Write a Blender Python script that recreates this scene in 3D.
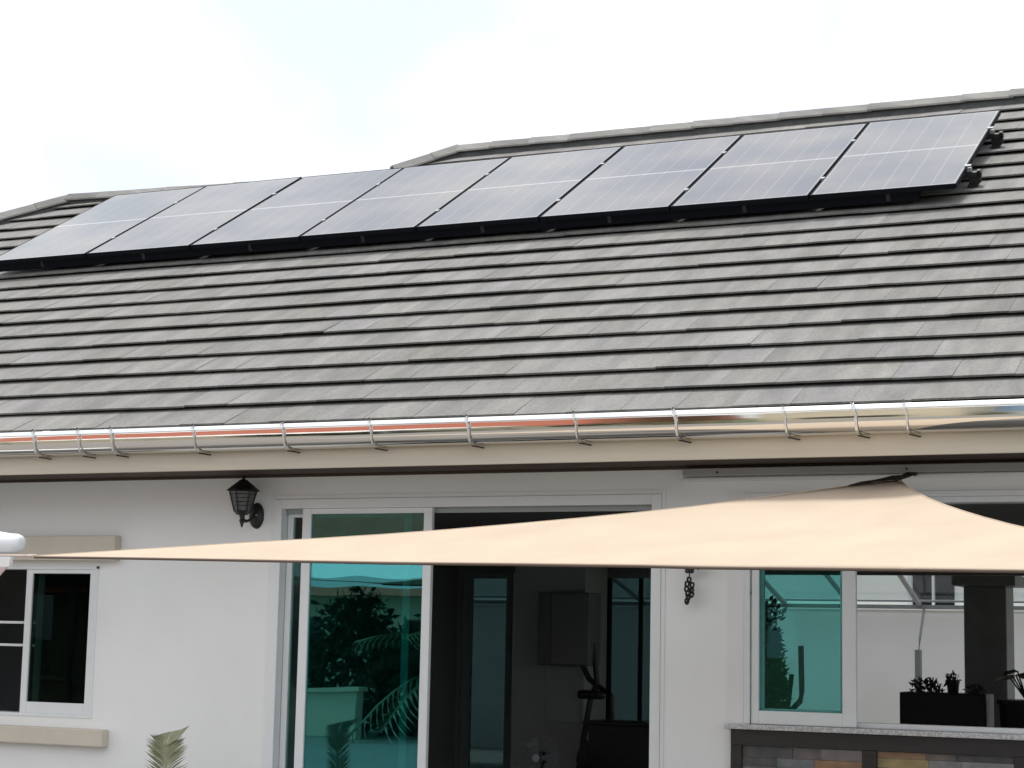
import bpy, bmesh, math, random
from mathutils import Vector, Matrix, noise
random.seed(7)
R = math.radians
sc = bpy.context.scene
for o in list(bpy.data.objects): bpy.data.objects.remove(o)
col = sc.collection

# ------------------------------------------------------------------ camera
cam_d = bpy.data.cameras.new('camera'); cam = bpy.data.objects.new('camera', cam_d); col.objects.link(cam)
cr = Vector((0.9101463, 0.4137700, 0.0206916)); cu = Vector((0.0374489, -0.1319093, 0.9905542)); cf = Vector((-0.4125910, 0.9007743, 0.1355520))
M = Matrix.Identity(4)
for i in range(3): M[i][0] = cr[i]; M[i][1] = cu[i]; M[i][2] = -cf[i]
M[0][3], M[1][3], M[2][3] = 2.572617, -10.478849, 1.65
cam.matrix_world = M
cam_d.sensor_width = 36; cam_d.lens = 1886.68/1024*36
cam_d.clip_start = .05; cam_d.clip_end = 3000
sc.camera = cam

# ------------------------------------------------------------------ light
SUN_EL, SUN_AZ = 75, 325        # azimuth clockwise from +Y
EXPOSURE = 1.32
w = bpy.data.worlds.new('World'); sc.world = w; w.use_nodes = True
nt = w.node_tree; nt.nodes.clear()
N = nt.nodes.new; Lk = nt.links.new
out = N('ShaderNodeOutputWorld'); bg = N('ShaderNodeBackground'); bg.inputs['Strength'].default_value = .1
sky = N('ShaderNodeTexSky'); sky.sky_type = 'NISHITA'; sky.sun_disc = False
sky.sun_elevation = R(SUN_EL); sky.sun_rotation = R(SUN_AZ); sky.dust_density = 3; sky.air_density = 1.0
tc = N('ShaderNodeTexCoord'); nz = N('ShaderNodeTexNoise'); nz.inputs['Scale'].default_value = 4.6; nz.inputs['Detail'].default_value = 5
rp = N('ShaderNodeValToRGB'); rp.color_ramp.elements[0].position = .30; rp.color_ramp.elements[1].position = .60
rp.color_ramp.elements[0].color = (.62,.62,.62,1); rp.color_ramp.elements[1].color = (1,1,1,1)
cl = N('ShaderNodeValToRGB'); cl.color_ramp.elements[0].position = .35; cl.color_ramp.elements[1].position = .7
cl.color_ramp.elements[0].color = (.505,.515,.53,1); cl.color_ramp.elements[1].color = (.80,.83,.85,1)
mu = N('ShaderNodeVectorMath'); mu.operation = 'SCALE'; mu.inputs['Scale'].default_value = 8.0
mx = N('ShaderNodeMix'); mx.data_type = 'RGBA'
Lk(tc.outputs['Generated'], nz.inputs['Vector']); Lk(nz.outputs['Fac'], rp.inputs[0]); Lk(nz.outputs['Fac'], cl.inputs[0])
Lk(cl.outputs[0], mu.inputs[0])
Lk(rp.outputs[0], mx.inputs['Factor']); Lk(sky.outputs[0], mx.inputs['A']); Lk(mu.outputs[0], mx.inputs['B'])
Lk(mx.outputs['Result'], bg.inputs['Color']); Lk(bg.outputs[0], out.inputs[0])
sd = bpy.data.lights.new('sun', 'SUN'); sd.energy = 1.3; sd.angle = R(14); sd.color = (1, .98, .94)
sun = bpy.data.objects.new('sun', sd); col.objects.link(sun)
sdir = Vector((math.sin(R(SUN_AZ))*math.cos(R(SUN_EL)), math.cos(R(SUN_AZ))*math.cos(R(SUN_EL)), math.sin(R(SUN_EL))))
sun.rotation_euler = sdir.to_track_quat('Z', 'Y').to_euler()
sc.view_settings.view_transform = 'Standard'; sc.view_settings.look = 'None'
sc.view_settings.exposure = EXPOSURE; sc.view_settings.gamma = 1; sc.view_settings.use_curve_mapping = False
sc.cycles.max_bounces = 10; sc.cycles.transparent_max_bounces = 16; sc.cycles.glossy_bounces = 6

# ------------------------------------------------------------------ materials
def principled(name, colr, rough=.6, metal=0, spec=.5, var=0, vscale=4, bump=0, bscale=60, detail=6, coord='Object', stretch=None):
    m = bpy.data.materials.new(name); m.use_nodes = True
    nt = m.node_tree; b = nt.nodes['Principled BSDF']
    b.inputs['Base Color'].default_value = (*colr, 1); b.inputs['Roughness'].default_value = rough
    b.inputs['Metallic'].default_value = metal; b.inputs['Specular IOR Level'].default_value = spec
    tc = nt.nodes.new('ShaderNodeTexCoord'); src = tc.outputs[coord]
    if stretch:
        mp = nt.nodes.new('ShaderNodeMapping'); mp.inputs['Scale'].default_value = stretch
        nt.links.new(src, mp.inputs[0]); src = mp.outputs[0]
    if var:
        n = nt.nodes.new('ShaderNodeTexNoise'); n.inputs['Scale'].default_value = vscale; n.inputs['Detail'].default_value = detail
        r = nt.nodes.new('ShaderNodeValToRGB')
        r.color_ramp.elements[0].position = .3; r.color_ramp.elements[1].position = .7
        r.color_ramp.elements[0].color = (*[c*(1-var) for c in colr], 1)
        r.color_ramp.elements[1].color = (*[min(1, c*(1+var)) for c in colr], 1)
        nt.links.new(src, n.inputs['Vector']); nt.links.new(n.outputs['Fac'], r.inputs[0]); nt.links.new(r.outputs[0], b.inputs['Base Color'])
    if bump:
        n2 = nt.nodes.new('ShaderNodeTexNoise'); n2.inputs['Scale'].default_value = bscale; n2.inputs['Detail'].default_value = 4
        bp = nt.nodes.new('ShaderNodeBump'); bp.inputs['Strength'].default_value = bump; bp.inputs['Distance'].default_value = .01
        nt.links.new(src, n2.inputs['Vector']); nt.links.new(n2.outputs['Fac'], bp.inputs['Height']); nt.links.new(bp.outputs[0], b.inputs['Normal'])
    return m

def glass(name, tint, gloss, r0=.06, r1=.9, power=.25, rough=.005):
    m = bpy.data.materials.new(name); m.use_nodes = True; nt = m.node_tree; nt.nodes.clear()
    o = nt.nodes.new('ShaderNodeOutputMaterial'); t = nt.nodes.new('ShaderNodeBsdfTransparent'); g = nt.nodes.new('ShaderNodeBsdfGlossy')
    t.inputs[0].default_value = (*tint, 1); g.inputs['Color'].default_value = (*gloss, 1); g.inputs['Roughness'].default_value = rough
    lw = nt.nodes.new('ShaderNodeLayerWeight'); lw.inputs['Blend'].default_value = power
    mr = nt.nodes.new('ShaderNodeMapRange'); mr.inputs['To Min'].default_value = r0; mr.inputs['To Max'].default_value = r1
    mix = nt.nodes.new('ShaderNodeMixShader')
    # slight waviness of the float glass
    tc = nt.nodes.new('ShaderNodeTexCoord'); n = nt.nodes.new('ShaderNodeTexNoise'); n.inputs['Scale'].default_value = 1.6; n.inputs['Detail'].default_value = 1
    bp = nt.nodes.new('ShaderNodeBump'); bp.inputs['Strength'].default_value = .05; bp.inputs['Distance'].default_value = .02
    nt.links.new(tc.outputs['Object'], n.inputs['Vector']); nt.links.new(n.outputs['Fac'], bp.inputs['Height']); nt.links.new(bp.outputs[0], g.inputs['Normal'])
    nt.links.new(lw.outputs['Fresnel'], mr.inputs[0]); nt.links.new(mr.outputs[0], mix.inputs[0])
    nt.links.new(t.outputs[0], mix.inputs[1]); nt.links.new(g.outputs[0], mix.inputs[2]); nt.links.new(mix.outputs[0], o.inputs[0])
    return m

def tile_mat():
    m = principled('roof_tile', (.2,.19,.18), .75, spec=.35)
    nt = m.node_tree; b = nt.nodes['Principled BSDF']; L = nt.links.new; A = nt.nodes.new
    at = A('ShaderNodeAttribute'); at.attribute_name = 'tile_uv'
    sep = A('ShaderNodeSeparateXYZ'); L(at.outputs['Vector'], sep.inputs[0])
    # streaks that run up the slope and restart on every tile
    cb = A('ShaderNodeCombineXYZ')
    def mul(sock, k):
        q = A('ShaderNodeMath'); q.operation = 'MULTIPLY'; q.inputs[1].default_value = k; L(sock, q.inputs[0]); return q.outputs[0]
    L(mul(sep.outputs[0], 7), cb.inputs[0]); L(mul(sep.outputs[1], 1.6), cb.inputs[1]); L(mul(sep.outputs[2], 3.7), cb.inputs[2])
    n1 = A('ShaderNodeTexNoise'); n1.inputs['Scale'].default_value = 1; n1.inputs['Detail'].default_value = 3; L(cb.outputs[0], n1.inputs['Vector'])
    r1 = A('ShaderNodeValToRGB'); e = r1.color_ramp.elements
    e[0].position = .32; e[0].color = (.83,.83,.83,1); e[1].position = .72; e[1].color = (1.30,1.29,1.27,1)
    L(n1.outputs['Fac'], r1.inputs[0])
    # broad weathering
    n2 = A('ShaderNodeTexNoise'); n2.inputs['Scale'].default_value = .9; n2.inputs['Detail'].default_value = 4; L(at.outputs['Vector'], n2.inputs['Vector'])
    r2 = A('ShaderNodeValToRGB'); e = r2.color_ramp.elements
    e[0].position = .3; e[0].color = (.140,.135,.125,1); e[1].position = .7; e[1].color = (.182,.176,.172,1)
    L(n2.outputs['Fac'], r2.inputs[0])
    mm = A('ShaderNodeMix'); mm.data_type = 'RGBA'; mm.blend_type = 'MULTIPLY'; mm.inputs['Factor'].default_value = 1
    L(r2.outputs[0], mm.inputs['A']); L(r1.outputs[0], mm.inputs['B'])
    # per tile tone
    at2 = A('ShaderNodeAttribute'); at2.attribute_name = 'tile_tone'
    m3 = A('ShaderNodeMix'); m3.data_type = 'RGBA'; m3.blend_type = 'MULTIPLY'; m3.inputs['Factor'].default_value = 1
    L(mm.outputs['Result'], m3.inputs['A']); L(at2.outputs['Color'], m3.inputs['B'])
    # fine grain and specks of lichen
    n4 = A('ShaderNodeTexNoise'); n4.inputs['Scale'].default_value = 55; n4.inputs['Detail'].default_value = 3; L(at.outputs['Vector'], n4.inputs['Vector'])
    r4 = A('ShaderNodeValToRGB'); e = r4.color_ramp.elements
    e[0].position = .3; e[0].color = (.82,.82,.82,1); e[1].position = .7; e[1].color = (1.14,1.14,1.14,1); L(n4.outputs['Fac'], r4.inputs[0])
    m5 = A('ShaderNodeMix'); m5.data_type = 'RGBA'; m5.blend_type = 'MULTIPLY'; m5.inputs['Factor'].default_value = 1
    L(m3.outputs['Result'], m5.inputs['A']); L(r4.outputs[0], m5.inputs['B'])
    L(m5.outputs['Result'], b.inputs['Base Color'])
    bp = A('ShaderNodeBump'); bp.inputs['Strength'].default_value = .25; bp.inputs['Distance'].default_value = .004
    L(n4.outputs['Fac'], bp.inputs['Height']); L(bp.outputs[0], b.inputs['Normal'])
    return m

def panel_mat():
    m = principled('solar_glass', (.02,.026,.042), .13, spec=.5); m.node_tree.nodes['Principled BSDF'].inputs['IOR'].default_value = 2.05; nt = m.node_tree; b = nt.nodes['Principled BSDF']; L = nt.links.new; A = nt.nodes.new
    uv = A('ShaderNodeUVMap'); sep = A('ShaderNodeSeparateXYZ'); L(uv.outputs[0], sep.inputs[0])
    def op(o, a, bv=None):
        q = A('ShaderNodeMath'); q.operation = o
        for i, v in enumerate((a, bv)):
            if v is None: continue
            if isinstance(v, (int, float)): q.inputs[i].default_value = v
            else: L(v, q.inputs[i])
        return q.outputs[0]
    u, v = sep.outputs[0], sep.outputs[1]
    def line(s, n, wd):      # 1 on the gaps between n cells
        f = op('FRACT', op('ADD', op('MULTIPLY', s, n), .5)); return op('LESS_THAN', op('ABSOLUTE', op('SUBTRACT', f, .5)), wd)
    l1 = line(u, 6, .028); l2 = line(v, 24, .04)
    mid = op('LESS_THAN', op('ABSOLUTE', op('SUBTRACT', v, .5)), .0085)
    edge = op('GREATER_THAN', op('MAXIMUM', op('MULTIPLY', op('ABSOLUTE', op('SUBTRACT', u, .5)), 2), op('MULTIPLY', op('ABSOLUTE', op('SUBTRACT', v, .5)), 2)), .978)
    s = op('MINIMUM', op('ADD', op('ADD', op('MULTIPLY', l1, .15), op('MULTIPLY', l2, .02)), op('ADD', op('MULTIPLY', mid, .32), op('MULTIPLY', edge, .3))), 1.0)
    mix = A('ShaderNodeMix'); mix.data_type = 'RGBA'; mix.inputs['A'].default_value = (.022,.034,.058,1); mix.inputs['B'].default_value = (.62,.64,.66,1)
    L(s, mix.inputs['Factor'])
    oi = A('ShaderNodeObjectInfo')
    # dust film, different on every panel
    tc = A('ShaderNodeTexCoord'); n = A('ShaderNodeTexNoise'); n.noise_dimensions = '4D'; n.inputs['Scale'].default_value = 1.3; n.inputs['Detail'].default_value = 4
    L(tc.outputs['Object'], n.inputs['Vector']); L(op('MULTIPLY', oi.outputs['Random'], 20), n.inputs['W'])
    r = A('ShaderNodeValToRGB'); r.color_ramp.elements[0].position = .35; r.color_ramp.elements[1].position = .7
    r.color_ramp.elements[0].color = (.03,.03,.03,1); r.color_ramp.elements[1].color = (.36,.36,.36,1); L(n.outputs['Fac'], r.inputs[0])
    d = A('ShaderNodeMix'); d.data_type = 'RGBA'; d.inputs['B'].default_value = (.36,.29,.21,1)
    L(r.outputs[0], d.inputs['Factor']); L(mix.outputs['Result'], d.inputs['A']); L(d.outputs['Result'], b.inputs['Base Color'])
    return m

def fabric_mat(name, colr, trans=.25):
    m = principled(name, colr, .85, spec=.15); nt = m.node_tree; b = nt.nodes['Principled BSDF']; L = nt.links.new; A = nt.nodes.new
    tc = A('ShaderNodeTexCoord'); mp = A('ShaderNodeMapping'); mp.inputs['Scale'].default_value = (1, 1, 1); L(tc.outputs['Object'], mp.inputs[0])
    w1 = A('ShaderNodeTexWave'); w1.inputs['Scale'].default_value = 90; w1.inputs['Distortion'].default_value = 1.5; L(mp.outputs[0], w1.inputs['Vector'])
    n = A('ShaderNodeTexNoise'); n.inputs['Scale'].default_value = 2.2; n.inputs['Detail'].default_value = 5; L(mp.outputs[0], n.inputs['Vector'])
    r = A('ShaderNodeValToRGB'); r.color_ramp.elements[0].position = .3; r.color_ramp.elements[1].position = .7
    r.color_ramp.elements[0].color = (*[c*.93 for c in colr], 1); r.color_ramp.elements[1].color = (*[min(1, c*1.05) for c in colr], 1)
    L(n.outputs['Fac'], r.inputs[0]); L(r.outputs[0], b.inputs['Base Color'])
    bp = A('ShaderNodeBump'); bp.inputs['Strength'].default_value = .12; bp.inputs['Distance'].default_value = .002; L(w1.outputs['Fac'], bp.inputs['Height']); L(bp.outputs[0], b.inputs['Normal'])
    tr = A('ShaderNodeBsdfTranslucent'); tr.inputs[0].default_value = (*colr, 1)
    mx = A('ShaderNodeMixShader'); mx.inputs[0].default_value = trans
    L(b.outputs[0], mx.inputs[1]); L(tr.outputs[0], mx.inputs[2]); L(mx.outputs[0], nt.nodes['Material Output'].inputs[0])
    return m

def stone_mat():
    m = principled('stacked_slate', (.3,.25,.2), .8); nt = m.node_tree; b = nt.nodes['Principled BSDF']; L = nt.links.new; A = nt.nodes.new
    at = A('ShaderNodeAttribute'); at.attribute_name = 'tile_tone'
    tc = A('ShaderNodeTexCoord'); n = A('ShaderNodeTexNoise'); n.inputs['Scale'].default_value = 14; n.inputs['Detail'].default_value = 7; L(tc.outputs['Object'], n.inputs['Vector'])
    r = A('ShaderNodeValToRGB'); r.color_ramp.elements[0].position = .3; r.color_ramp.elements[1].position = .7
    r.color_ramp.elements[0].color = (.7,.72,.75,1); r.color_ramp.elements[1].color = (1.2,1.15,1.1,1); L(n.outputs['Fac'], r.inputs[0])
    mm = A('ShaderNodeMix'); mm.data_type = 'RGBA'; mm.blend_type = 'MULTIPLY'; mm.inputs['Factor'].default_value = 1
    L(at.outputs['Color'], mm.inputs['A']); L(r.outputs[0], mm.inputs['B']); L(mm.outputs['Result'], b.inputs['Base Color'])
    bp = A('ShaderNodeBump'); bp.inputs['Strength'].default_value = .6; bp.inputs['Distance'].default_value = .006; L(n.outputs['Fac'], bp.inputs['Height']); L(bp.outputs[0], b.inputs['Normal'])
    return m

P = principled
m_tile = tile_mat(); m_panel = panel_mat(); m_stone = stone_mat()
m_wall = P('white_render', (.86,.86,.85), .85, spec=.2, var=.04, vscale=1.1, bump=.09, bscale=45)
m_trim = P('white_trim_paint', (.82,.81,.80), .7, spec=.3, var=.02, vscale=5)
m_fascia = P('beige_fascia_paint', (.56,.50,.41), .6, var=.06, vscale=3, stretch=(.4,6,6))
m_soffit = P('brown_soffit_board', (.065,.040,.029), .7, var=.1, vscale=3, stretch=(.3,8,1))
m_beige = P('beige_moulding_paint', (.64,.58,.49), .8, spec=.2, var=.05, vscale=4, bump=.05)
m_alu = P('white_aluminium', (.78,.80,.81), .35, spec=.5, var=.02, vscale=8)
m_alug = P('grey_aluminium', (.30,.33,.33), .4, var=.03, vscale=8)
m_steel = P('polished_steel', (.78,.77,.74), .06, metal=1, bump=.035, bscale=2.2, stretch=(.6,4,4))
m_rim = P('galvanised_rim', (.93,.94,.95), .33, metal=.35, var=.03)
m_strap = P('steel_strap', (.72,.72,.70), .38, metal=.7, var=.15, vscale=30)
m_black = P('black_metal', (.014,.014,.015), .45, var=.25, vscale=25)
m_navy = P('black_anodised_frame', (.004,.005,.009), .6, spec=.12, var=.15, vscale=20)
m_silver = P('silver_clamp', (.30,.31,.32), .6, metal=.4, var=.1, vscale=30)
m_mortar = P('ridge_mortar', (.085,.088,.088), .9, var=.2, vscale=12, bump=.4, bscale=50)
m_sail = fabric_mat('cream_sail_cloth', (.56,.455,.352), .15)
m_hem = fabric_mat('sail_webbing', (.16,.12,.095), .05)
m_web = fabric_mat('dark_webbing', (.05,.04,.034), .02)
m_rope = P('pale_rope', (.62,.50,.44), .85, var=.2, vscale=60)
m_teal = glass('teal_reflective_glass', (.30,.84,.81), (.13,.44,.48), .34, 1.0, .28)
m_shade = glass('dark_bronze_glass', (.30,.40,.38), (.4,.6,.6), .006, .25, .2)
m_teal2 = glass('teal_glass', (.68,.88,.875), (.4,.75,.75), .015, .5, .25)
m_rear = glass('smoked_glass', (.22,.30,.31), (.7,.8,.8), .04, .8, .2)
m_canopy = glass('grey_canopy_sheet', (.86,.87,.88), (.8,.8,.8), .03, .18, .2)
m_lampg = P('dusty_lamp_glass', (.10,.105,.105), .25, var=.25, vscale=25)
m_granite = P('grey_granite', (.55,.55,.55), .35, var=.35, vscale=90, detail=8)
m_bar = P('dark_brown_frame', (.026,.022,.022), .45, var=.2, vscale=6, stretch=(1,1,8))
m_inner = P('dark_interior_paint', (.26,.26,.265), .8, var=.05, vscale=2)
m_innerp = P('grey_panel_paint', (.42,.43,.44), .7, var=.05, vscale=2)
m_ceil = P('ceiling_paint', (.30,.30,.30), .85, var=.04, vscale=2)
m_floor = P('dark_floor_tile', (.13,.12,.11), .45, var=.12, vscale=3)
m_patio = P('patio_paving', (.42,.39,.35), .75, var=.15, vscale=3, bump=.1)
m_column = P('dark_column_paint', (.20,.21,.21), .6, var=.12, vscale=5)
m_leafd = P('dark_leaf', (.03,.055,.028), .5, var=.35, vscale=9)
m_leaf = P('palm_leaf', (.05,.085,.035), .5, var=.35, vscale=4)
m_bushleaf = P('bush_leaf', (.055,.085,.045), .7, spec=.2, var=.3, vscale=4)
m_frond = P('dry_frond_leaf', (.30,.31,.20), .6, var=.22, vscale=18)
m_bark = P('palm_bark', (.20,.16,.12), .9, var=.3, vscale=9, bump=.6, bscale=25)
m_grass = P('lawn_grass', (.07,.11,.035), .9, var=.3, vscale=1.2, bump=.6, bscale=40)
m_terr = P('tan_terrace_paving', (.20,.185,.17), .7, var=.12, vscale=2.2, bump=.15)
m_redroof = P('red_roof_tile', (.36,.10,.055), .75, var=.2, vscale=3, stretch=(6,1,1))
m_cream = P('cream_render', (.72,.62,.46), .85, var=.04, vscale=1.5)
m_dark = P('dark_window_glass', (.02,.025,.03), .1)
m_awn = P('white_awning_cloth', (.82,.84,.87), .6, var=.03, vscale=6)
m_pink = fabric_mat('pale_pink_valance', (.70,.58,.55), .35)
m_pot = P('terracotta_pot', (.33,.15,.09), .8, var=.15, vscale=8)
m_soil = P('potting_soil', (.04,.03,.022), .95, var=.3, vscale=20)

# ------------------------------------------------------------------ mesh helpers
def link(name, me, mat, parent=None):
    o = bpy.data.objects.new(name, me); col.objects.link(o)
    for m in (mat if isinstance(mat, (list, tuple)) else [mat]): me.materials.append(m)
    if parent: o.parent = parent
    return o
def obj(name, bm, mat, parent=None, smooth=False, recalc=True):
    if recalc: bmesh.ops.recalc_face_normals(bm, faces=bm.faces[:])
    me = bpy.data.meshes.new(name); bm.to_mesh(me); bm.free()
    if smooth:
        for p in me.polygons: p.use_smooth = True
    return link(name, me, mat, parent)
def box(bm, x0, x1, y0, y1, z0, z1, bev=0, mi=0):
    vs = [bm.verts.new((x, y, z)) for x in (x0, x1) for y in (y0, y1) for z in (z0, z1)]
    fs = [bm.faces.new([vs[i] for i in q]) for q in ((0,1,3,2),(4,6,7,5),(0,4,5,1),(2,3,7,6),(0,2,6,4),(1,5,7,3))]
    for f in fs: f.material_index = mi
    if bev:
        bmesh.ops.recalc_face_normals(bm, faces=fs)
        es = {e for f in fs for e in f.edges}
        bmesh.ops.bevel(bm, geom=list(es), offset=bev, segments=2, profile=.5, affect='EDGES')
def boxes(name, lst, mat, parent=None, bev=0):
    bm = bmesh.new()
    for b in lst: box(bm, *b, bev=bev)
    return obj(name, bm, mat, parent)
def tube(bm, pts, r, n=8, cap=True):
    pts = [Vector(p) for p in pts]; rings = []
    up = Vector((0, 0, 1))
    for i, p in enumerate(pts):
        d = (pts[min(i+1, len(pts)-1)] - pts[max(i-1, 0)]).normalized()
        a = d.cross(up if abs(d.z) < .9 else Vector((0, 1, 0))).normalized(); b = d.cross(a)
        rr = r[i] if isinstance(r, (list, tuple)) else r
        rings.append([bm.verts.new(p + rr*(math.cos(2*math.pi*k/n)*a + math.sin(2*math.pi*k/n)*b)) for k in range(n)])
    for q, s in zip(rings, rings[1:]):
        for k in range(n): bm.faces.new((q[k], q[(k+1) % n], s[(k+1) % n], s[k]))
    if cap: bm.faces.new(rings[0][::-1]); bm.faces.new(rings[-1])
def lathe(bm, prof, c, n=16, axis='z'):
    rings = []
    for r, h in prof:
        ring = []
        for k in range(n):
            a = 2*math.pi*k/n; u, v = r*math.cos(a), r*math.sin(a)
            p = {'z': (u, v, h), 'y': (u, h, v), 'x': (h, u, v)}[axis]
            ring.append(bm.verts.new((c[0]+p[0], c[1]+p[1], c[2]+p[2])))
        rings.append(ring)
    for q, s in zip(rings, rings[1:]):
        for k in range(n): bm.faces.new((q[k], q[(k+1) % n], s[(k+1) % n], s[k]))
    bm.faces.new(rings[0][::-1]); bm.faces.new(rings[-1])
def poly(bm, pts, th=None):
    f = bm.faces.new([bm.verts.new(p) for p in pts])
    if th:
        r = bmesh.ops.extrude_face_region(bm, geom=[f]); vs = [v for v in r['geom'] if isinstance(v, bmesh.types.BMVert)]
        bmesh.ops.translate(bm, verts=vs, vec=Vector(th))
def wall_holes(x0, x1, z0, z1, y0, y1, holes):
    """upright wall in the xz plane, with rectangular openings and their reveals"""
    bm = bmesh.new()
    xs = sorted({x0, x1, *[h[0] for h in holes], *[h[1] for h in holes]}); zs = sorted({z0, z1, *[h[2] for h in holes], *[h[3] for h in holes]})
    def solid(i, k):
        if not (0 <= i < len(xs)-1 and 0 <= k < len(zs)-1): return False
        cx, cz = (xs[i]+xs[i+1])/2, (zs[k]+zs[k+1])/2
        return not any(h[0] < cx < h[1] and h[2] < cz < h[3] for h in holes)
    cache = {}
    def v(i, k, s):
        if (i, k, s) not in cache: cache[i, k, s] = bm.verts.new((xs[i], y1 if s else y0, zs[k]))
        return cache[i, k, s]
    for i in range(len(xs)-1):
        for k in range(len(zs)-1):
            if not solid(i, k): continue
            bm.faces.new((v(i,k,0), v(i+1,k,0), v(i+1,k+1,0), v(i,k+1,0))); bm.faces.new((v(i,k,1), v(i,k+1,1), v(i+1,k+1,1), v(i+1,k,1)))
            if not solid(i-1, k): bm.faces.new((v(i,k,0), v(i,k+1,0), v(i,k+1,1), v(i,k,1)))
            if not solid(i+1, k): bm.faces.new((v(i+1,k,0), v(i+1,k,1), v(i+1,k+1,1), v(i+1,k+1,0)))
            if not solid(i, k-1): bm.faces.new((v(i,k,0), v(i,k,1), v(i+1,k,1), v(i+1,k,0)))
            if not solid(i, k+1): bm.faces.new((v(i,k+1,0), v(i+1,k+1,0), v(i+1,k+1,1), v(i,k+1,1)))
    return bm
def thing(name, label, cat, loc=(0,0,0), group=None):
    o = bpy.data.objects.new(name, None); o.empty_display_size = .1; o.location = loc; col.objects.link(o)
    o['label'] = label; o['category'] = cat
    if group: o['group'] = group
    return o
def tag(o, label, cat, group=None):
    o['label'] = label; o['category'] = cat
    if group: o['group'] = group
    return o
def struct(o): o['kind'] = 'structure'; return o
def shift(o, v):      # put a part's mesh in its thing's frame
    o.data.transform(Matrix.Translation(-Vector(v))); return o
def put(name, bm, mat, t, smooth=False): return shift(obj(name, bm, mat, t, smooth), t.location)
def copy_tree(o, parent=None):
    c = o.copy(); col.objects.link(c); c.parent = parent
    for ch in list(o.children): copy_tree(ch, c)
    return c

# ------------------------------------------------------------------ ground
bm = bmesh.new(); s = 400
poly(bm, [(-s,-s,0),(s,-s,0),(s,s,0),(-s,s,0)]); struct(obj('lawn', bm, m_grass))
bm = bmesh.new(); box(bm, -26, 12, -24.0, 0, -.05, .15, bev=.01); struct(obj('terrace', bm, m_terr))
bm = bmesh.new(); box(bm, -13, 6, 6.62, 13.38, -.05, .2); struct(obj('rear_patio_floor', bm, m_patio))

# ------------------------------------------------------------------ the house
house = thing('house', 'white rendered bungalow with grey tiled roof, steel gutter and sliding doors', 'house')
SL = R(29.482); cs, sn = math.cos(SL), math.sin(SL)
def rp_(x, t, h=0):           # point on the roof: x along the eave, t up the slope from the panels' lower edge, h off the panel plane
    return Vector((x, 2.55 + t*cs - h*sn, 4.90386 + t*sn + h*cs))
BASE = -.185
# roof tiles
rows = [-.063 + .331*i for i in range(-11, 0)] + [-.063 + .341*i for i in range(0, 10)]
def t_of_y(y): return (y-2.55)/cs
RID_R, RID_L = 5.22, 4.82
bm = bmesh.new(); uvl = bm.verts.layers.float_vector.new('tile_uv'); tone = bm.verts.layers.float_color.new('tile_tone')
W = .33
for ri, t0 in enumerate(rows):
    yb = rp_(0, t0, BASE)[1]
    if yb > RID_R-.05: continue
    xl = -5.3-(RID_R-yb) if yb > RID_L-.1 else max(-12.5, -9.5-(RID_L-yb))
    off = (ri % 2)*W/2 + random.uniform(-.015, .015)
    x = xl - off
    tend = min(t0+.41, t_of_y(RID_R)+.02 if yb > RID_L-.1 else t_of_y(RID_L)+.25)
    ph = random.uniform(0, 6)
    while x < 4.6:
        a, b_ = max(x+.0006, xl), min(x+W-.0006, 4.6); x += W
        if b_-a < .02: continue
        dz = random.gauss(0, .0012) + .003*math.sin(a*1.7+ph); dt = random.gauss(0, .0015)+.004*math.sin(a*1.1+ph*2); tl = random.gauss(0, .0006)
        tv = random.gauss(1, .032); tv2 = tv*random.uniform(.97, 1.03); rnd = random.uniform(0, 40)
        h0, h1 = BASE+.050+dz, BASE+.012; th = .012
        rl = tend-t0
        vs = []
        for (xx, e) in ((a, -tl), (b_, tl)):
            for (tt, hh) in ((t0+dt, h0+e), (t0+rl, h1)):
                for dd in (0, -th):
                    v = bm.verts.new(rp_(xx, tt, hh+dd)); v[uvl] = (xx, tt, rnd); v[tone] = (tv, tv, tv2, 1); vs.append(v)
        # order: a-low-top,a-low-bot,a-up-top,a-up-bot,b-...
        f = [bm.faces.new([vs[i] for i in q]) for q in ((0,4,6,2),(1,3,7,5),(0,1,5,4),(0,2,3,1),(4,5,7,6),(2,6,7,3))]
roof = obj('roof', bm, m_tile, house)
# underlay, rear slopes and hip end of the roof
bm = bmesh.new()
def flat(pts):
    f = bm.faces.new([bm.verts.new(p) for p in pts])
zr, zl = rp_(0, t_of_y(RID_R), BASE).z, rp_(0, t_of_y(RID_L), BASE).z
ye = rp_(0, rows[0]+.03, BASE).y; ze = rp_(0, rows[0]+.03, BASE).z
B_ = BASE-.012
def ry(x, y): return rp_(x, t_of_y(y), B_)
flat([ry(-13-0, ye), ry(4.6, ye), ry(4.6, RID_R), ry(-5.3, RID_R), ry(-5.7, RID_L), ry(-9.5, RID_L), ry(-13, RID_L-3.5)])
roof_under = obj('roof_underlay', bm, m_bar, roof)
bm = bmesh.new()
yb_ = 2*RID_R-ye
flat([(4.6, RID_R, zr), (4.6, yb_, ze), (-14.7, yb_, ze), (-9.5, RID_L+.4, zl), (-5.7, RID_L+.4, zl), (-5.3, RID_R, zr)])
flat([(-9.5, RID_L, zl), (-9.5, RID_L+.4, zl), (-14.9, yb_, ze), (-14.9, ye, ze)])
obj('rear_roof_slope', bm, m_tile, roof)
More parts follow.
